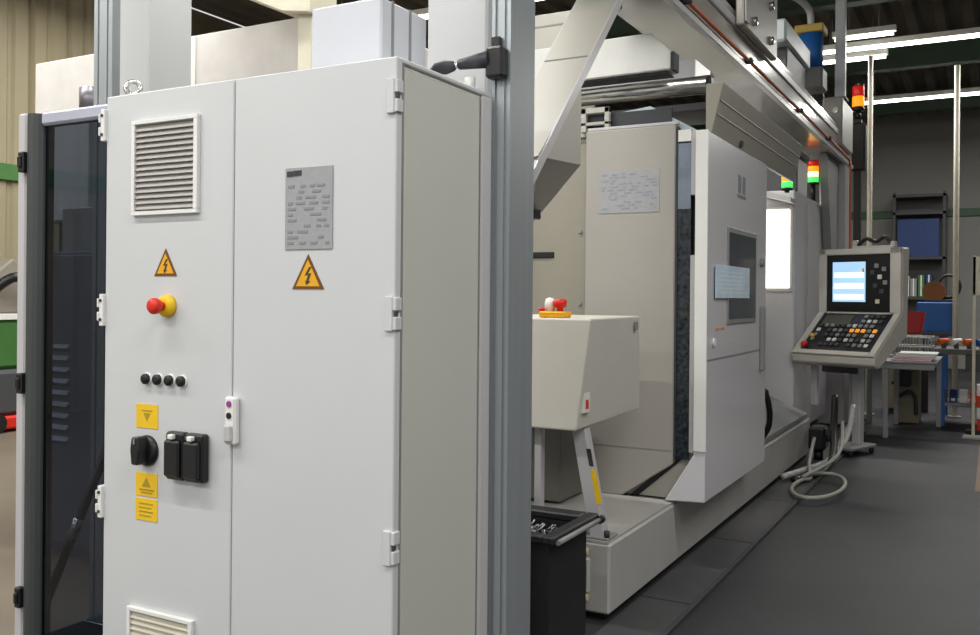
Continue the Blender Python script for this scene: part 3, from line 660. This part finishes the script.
# bracket on top, stand below
boxes('top_bracket', [((-.10, .30), (.03, .10), (ZT, ZT + .025)), ((-.10, -.06), (.04, .09), (ZT, ZT + .08)), ((.26, .30), (.04, .09), (ZT, ZT + .06))], LGREY, t, bev=.006)
tube('top_cable', [(-.05, .06, ZT + .03), (.03, .05, ZT + .09), (.12, .06, ZT + .06), (.2, .06, ZT + .10), (.28, .06, ZT + .03)], .018, BLACK, t)
box('stand_column', (-.06, .02), (-.02, .06), (.06, ZK - .18), LGREY, t, bev=.008)
box('stand_column', (-.34, -.28), (-.25, -.19), (.42, ZB - .01), LGREY, t, bev=.008)
box('cross_bar', (-.34, .0), (-.06, -.0), (.72, .80), DGREY, t, bev=.006)
box('stand_foot', (-.12, .10), (-.30, .14), (.05, .085), GREY, t, bev=.01)
for xx, y_ in ((-.09, -.26), (.07, -.26), (-.09, .10), (.07, .10)): cyl('caster', (xx - .012, y_, .027), (xx + .012, y_, .027), .027, BLACK, t)
prism('foot_strut', [(-.30, .085), (-.27, .085), (0.0, .34), (-.03, .34)], 'x', -.05, 0.0, LGREY, t)

# hoses on the floor in front of the console
R_ = []
for i in range(22):
    a = 2 * PI * i / 20 + 2.3
    R_.append((-1.11 + .17 * math.cos(a), 7.0 + .46 * math.sin(a), .035 + .004 * i * .3))
R_ = [(-1.30, 7.95, .25), (-1.28, 7.6, .10)] + R_ + [(-1.05, 7.5, .2), (-1.1, 8.1, .38)]
o = tube('coiled_hose', R_, .014, HOSE, k=4); tag(o, 'pale hose coiled in a loop on the floor below the console', 'hose')
o = tube('black_cable', [(-1.22, 8.5, .55), (-1.20, 8.3, .30), (-1.16, 8.0, .12), (-1.18, 7.7, .03), (-1.24, 7.4, .03), (-1.32, 7.2, .03)], .03, BLACK, k=6)
tag(o, 'thick black cable dropping to the floor below the console', 'cable')
o = tube('grey_hose', [(-1.40, 7.2, .05), (-1.30, 7.6, .05), (-1.2, 8.1, .06), (-1.12, 8.5, .2), (-1.1, 8.75, .45)], .024, LGREY, k=6)
tag(o, 'light grey hose running along the lathe base to the console', 'hose')
t = thing('junction_plug', (-1.33, 8.35, 0), 'black plug housing beside the console stand', 'plug')
box('plug_body', (-1.40, -1.26), (8.25, 8.45), (.10, .30), BLACK, t, bev=.02); cyl('plug_stem', (-1.33, 8.35, 0), (-1.33, 8.35, .1), .04, BLACK, t); cyl('gland', (-1.26, 8.35, .2), (-1.2, 8.35, .2), .03, DGREY, t)

# ------------------------------------------------------------------ benches and clutter beyond the console
t = thing('packing_table', (-.9, 11.0, 0), 'light grey steel table stacked with papers and a wire basket', 'table')
TG = mat('table_steel', (150, 152, 154), .45)
box('table_top', (-1.3, -.50), (10.05, 11.3), (.76, .78), TG, t)
box('table_apron', (-1.28, -.52), (10.07, 10.1), (.70, .76), TG, t)
for xx in (-1.27, -.99):
    for y_ in (10.08, 11.24):
        if not (xx < -1.2 and y_ < 10.2): box('leg', (xx, xx + .05), (y_, y_ + .05), (0, .76), TG, t)
box('leg', (-.56, -.51), (11.24, 11.29), (0, .76), TG, t)
t = thing('paper_stack', (-.72, 10.4, .78), 'pink and white sheets heaped on the light grey table', 'papers')
for k in range(4): box('sheet', (-.92 + .02 * k, -.55 + .015 * k), (10.12 + .02 * k, 10.6), (.781 + k * .02, .799 + k * .02), PINK if k < 2 else PAPER, t, bev=.004)
t = thing('wire_basket', (-.8, 10.9, .78), 'grey wire basket standing on the light grey table', 'basket')
bm = bmesh.new()
for z in (.80, .90, 1.0):
    for a, b in (((-1.05, 10.7), (-.58, 10.7)), ((-.58, 10.7), (-.58, 11.1)), ((-.58, 11.1), (-1.05, 11.1)), ((-1.05, 11.1), (-1.05, 10.7))): bcyl(bm, (*a, z), (*b, z), .008, n=6)
mk('ring_wires', bm, TG, t)['kind'] = 'stuff'
bm = bmesh.new()
for i in range(9):
    for y_ in (10.7, 11.1): bcyl(bm, (-1.05 + i * .0587, y_, .785), (-1.05 + i * .0587, y_, 1.0), .006, n=6)
mk('upright_wires', bm, TG, t)['kind'] = 'stuff'
box('basket_floor', (-1.05, -.58), (10.7, 11.1), (.781, .79), TG, t)
t = thing('red_crate', (-.86, 11.5, 0), 'red crate on a grey stand behind the wire basket', 'crate')
prism('crate', [(-1.02, 1.02), (-.73, 1.02), (-.70, 1.26), (-.98, 1.26)], 'y', 11.4, 11.75, DRED, t, bev=.01)
boxes('crate_rim', [((-.99, -.69), (11.39, 11.42), (1.24, 1.265))], DRED, t); box('stand', (-1.0, -.74), (11.42, 11.72), (0, 1.02), mat('aged_beige_stand', (128, 120, 102), .6), t, bev=.01)
box('stand_motor', (-.95, -.82), (11.34, 11.42), (.42, .62), INK, t, bev=.02)
tube('stand_hose', [(-.95, 11.39, .3), (-.85, 11.38, .36), (-.78, 11.39, .3), (-.77, 11.40, .1)], .02, INK, t)
t = thing('blue_tool_cabinet', (-.63, 12.6, 0), 'bright blue panel of a tool stand behind the red crate', 'tool stand')
box('panel', (-.85, -.44), (12.5, 12.75), (1.0, 1.37), BLUE, t, bev=.01); box('leg', (-.60, -.50), (12.52, 12.6), (0, 1.0), BLUE, t); box('leg', (-.80, -.72), (12.6, 12.7), (0, 1.0), DGREY, t)
box('shelf', (-.85, -.42), (12.48, 12.78), (.96, 1.0), DGREY, t)
t = thing('cable_reel', (-.62, 12.7, 1.37), 'brown reel with dark rim on top of the blue tool stand', 'reel')
cyl('drum', (-.66, 12.56, 1.50), (-.66, 12.68, 1.50), .13, BROWN, t, n=24)
torus('flange', (-.50, 12.64, 1.565), (0.5, 1, 0), .14, .02, INK, t); box('reel_foot', (-.76, -.44), (12.55, 12.7), (1.37, 1.40), INK, t)
t = thing('pallet_machine', (-.95, 12.4, 0), 'small beige machine with dark hose under the far table', 'machine')
box('body', (-1.22, -.88), (12.3, 12.9), (.05, .62), mat('aged_beige_paint', (150, 140, 116), .6), t, bev=.02)
box('foot', (-1.19, -.91), (12.32, 12.88), (0, .05), INK, t); box('hopper', (-1.05, -.86), (12.2, 12.4), (.45, .60), INK, t, bev=.02)
tube('hose', [(-1.1, 12.27, .38), (-.95, 12.2, .42), (-.92, 12.2, .40), (-.90, 12.22, .28), (-.90, 12.26, .12)], .025, INK, t)
t = thing('assembly_bench', (.1, 11.7, 0), 'dark-topped workbench with orange tools at the far aisle', 'workbench')
box('bench_top', (-.60, .9), (11.3, 12.0), (.80, .86), mat('bench_top_dark', (92, 90, 84), .6), t)
for xx in (-.56, .8): box('leg', (xx, xx + .08), (11.34, 11.40), (0, .80), BLUE, t); box('leg', (xx, xx + .06), (11.9, 11.96), (0, .80), TG, t)
box('shelf', (-.56, .86), (11.4, 11.95), (.22, .26), TG, t); box('drawer', (-.28, .5), (11.32, 11.8), (.62, .80), DGREY, t)
random.seed(9)
for i in range(6):
    xx = -.50 + i * .125
    m_ = [ORANGE, WHITE, ORANGE, BLUE, ORANGE, BLACK][i]
    k = thing('hand_tool', (xx, 11.42, .86), '%s on the dark-topped workbench' % ['orange power tool at the end, beside a white one', 'white power tool between two orange ones', 'orange power tool between a white and a blue one', 'blue power tool between two orange ones', 'orange power tool between a blue and a black one', 'black power tool'][i], 'tool', 'hand tools on the far workbench')
    cyl('barrel', (xx - .045, 11.40, .93), (xx + .05, 11.46, .95), .04, m_, k, r1=.026, n=12)
    prism('grip', [(xx - .02, .86), (xx + .03, .86), (xx + .02, .93), (xx - .03, .93)], 'y', 11.40, 11.45, INK, k)
for i in range(5):
    xx = -.50 + i * .10
    m_ = [DGREY, DBLUE, WHITE, ORANGE, ORANGE][i]
    k = thing('small_parts_bin', (xx, 11.5, .26), '%s on the shelf under the far workbench' % ['grey parts bin', 'dark blue parts bin', 'white parts bin', 'orange parts bin beside the white one', 'orange parts bin at the end of its row'][i], 'parts bin', 'bins under the far workbench')
    prism('tray', [(11.42, .262), (11.60, .262), (11.60, .40), (11.50, .40), (11.42, .33)], 'x', xx - .04, xx + .04, m_, k, bev=.004)
    box('label_card', (xx - .02, xx + .02), (11.417, 11.421), (.28, .31), PAPER, k, bev=0)
t = thing('beige_post', (-.16, 10.55, 0), 'beige upright panel post at the edge of the far aisle', 'post')
box('upright', (-.20, -.17), (10.5, 10.56), (.02, 1.85), CREAM, t); box('panel', (-.20, -.02), (10.5, 10.54), (1.45, 1.84), CREAM, t); box('foot', (-.28, -.05), (10.4, 10.65), (0, .02), GREY, t)
t = thing('red_barrier', (-.08, 10.9, 0), 'red and white striped barrier foot at the far aisle edge', 'barrier')
for k in range(4): box('stripe', (-.16, -.04), (10.85, 10.97), (.04 + k * .12, .16 + k * .12), RED if k % 2 == 0 else WHITE, t, bev=.004)
box('foot', (-.26, .06), (10.8, 11.02), (0, .04), BLACK, t)
struct(box('trim_9', (-.12, -.07), (7.6, 10.7), (0, .004), mat('ochre_floor_line', (120, 88, 52), .6), bev=0))
# rack against the far wall
t = thing('storage_rack', (-1.35, 20.5, 0), 'tall dark steel rack with blue boards against the far wall', 'rack')
RK = mat('rack_steel', (62, 62, 64), .6)
for xx in (-1.83, -.92):
    for y_ in (20.2, 20.75): box('upright', (xx, xx + .06), (y_, y_ + .06), (0, 3.55), RK, t)
for z in (.5, 1.4, 2.2, 3.1, 3.45): box('shelf', (-1.83, -.86), (20.2, 20.81), (z, z + .06), RK, t)
box('back_sheet', (-1.80, -.89), (20.77, 20.80), (1.4, 3.5), mat('rack_back', (82, 82, 82), .7), t)
t = thing('blue_board', (-1.37, 20.4, 2.26), 'large dark blue board on the rack at the far wall', 'board')
box('board', (-1.75, -.98), (20.3, 20.36), (2.262, 3.02), DBLUE, t); boxes('batten', [((-1.75, -.98), (20.36, 20.40), (2.3 + k * .6, 2.36 + k * .6)) for k in range(2)], BROWN, t)
random.seed(3)
for i in range(6):
    xx = -1.72 + i * .14; cn, m_ = [('pale blue', BLUEP), ('white', PAPER), ('grey', GREY), ('green', GREEN), ('dark blue', DBLUE), ('brown', BROWN)][i]
    h = random.uniform(.25, .55)
    k = thing('boxed_part', (xx, 20.35, 1.46), '%s box on the middle shelf of the far rack' % cn, 'box', 'boxes on the far rack')
    box('carton', (xx - .06, xx + .06), (20.28, 20.6), (1.461, 1.461 + h), m_, k); box('tape', (xx - .012, xx + .012), (20.275, 20.281), (1.47, 1.461 + h), PAPER, k, bev=0)

# ------------------------------------------------------------------ left background: gantry frame and covers
t = thing('support_column', (-3.6, 3.15, 0), 'pale square gantry column behind the control cabinet left door', 'column')
box('shaft', (-3.69, -3.485), (3.0, 3.27), (.02, 4.4), CABW, t, bev=.008); box('foot', (-3.75, -3.42), (2.95, 3.32), (0, .02), GREY, t)
t = thing('machine_cover', (-4.7, 4.5, 0), 'long white sheet-metal machine cover behind the gantry columns', 'cover')
box('cover', (-6.04, -3.30), (4.2, 5.2), (1.9, 3.035), mat('cover_white_paint', (214, 210, 206), .45), t, bev=.01)
box('under_frame', (-5.9, -3.4), (4.3, 5.1), (0, 1.9), DGREY, t)
box('corner_strip', (-4.52, -4.44), (4.19, 4.2), (1.9, 3.03), WHITE, t, bev=.004)
t = thing('cover_motor', (-5.13, 3.99, 0), 'small dark grey cylinder unit in front of the white cover', 'motor')
cyl('drum', (-5.13, 4.0, 2.56), (-5.13, 4.0, 2.72), .1, mat('grey_drum', (112, 110, 116), .35, .4), t); box('bracket', (-5.2, -5.06), (4.05, 4.18), (2.5, 2.56), DGREY, t); box('stalk', (-5.16, -5.10), (3.97, 4.03), (0, 2.56), GREY, t)
t = thing('inclined_duct', (-3.5, 4.0, 0), 'pale inclined duct rising above the white machine cover', 'duct')
prism('duct', [(-3.47, 2.96), (-3.28, 2.93), (-3.28, 3.3), (-4.1, 3.3), (-3.86, 3.13)], 'y', 3.9, 4.15, CREAM, t, bev=.01)
box('duct_post', (-3.40, -3.30), (3.95, 4.1), (0, 2.95), CREAM, t)
# clutter at the left wall
t = thing('pallet_truck', (-8.9, 6.1, 0), 'dark and green machine with red base standing at the beige wall', 'machine')
box('base', (-9.2, -8.6), (5.3, 6.6), (.03, .16), RED, t, bev=.02); box('body', (-9.15, -8.65), (5.4, 6.5), (.16, .62), DGREY, t, bev=.04)
box('green_case', (-9.15, -8.7), (5.5, 6.3), (.62, 1.12), GREEN, t, bev=.04); box('white_strip', (-9.1, -8.68), (5.5, 6.35), (1.12, 1.18), WHITE, t)
prism('hood', [(5.5, 1.18), (6.3, 1.18), (6.2, 1.5), (5.9, 1.75), (5.6, 1.5)], 'x', -9.1, -8.8, mat('dusty_grey', (140, 134, 122), .6), t, bev=.02)
for y_ in (5.6, 6.2): cyl('wheel', (-8.66, y_, .1), (-8.58, y_, .1), .1, BLACK, t, n=20)
tube('hose', [(-8.7, 5.6, 1.4), (-8.6, 5.8, 1.55), (-8.62, 6.1, 1.4), (-8.7, 6.25, 1.0), (-8.66, 6.1, .6)], .05, BLACK, t)
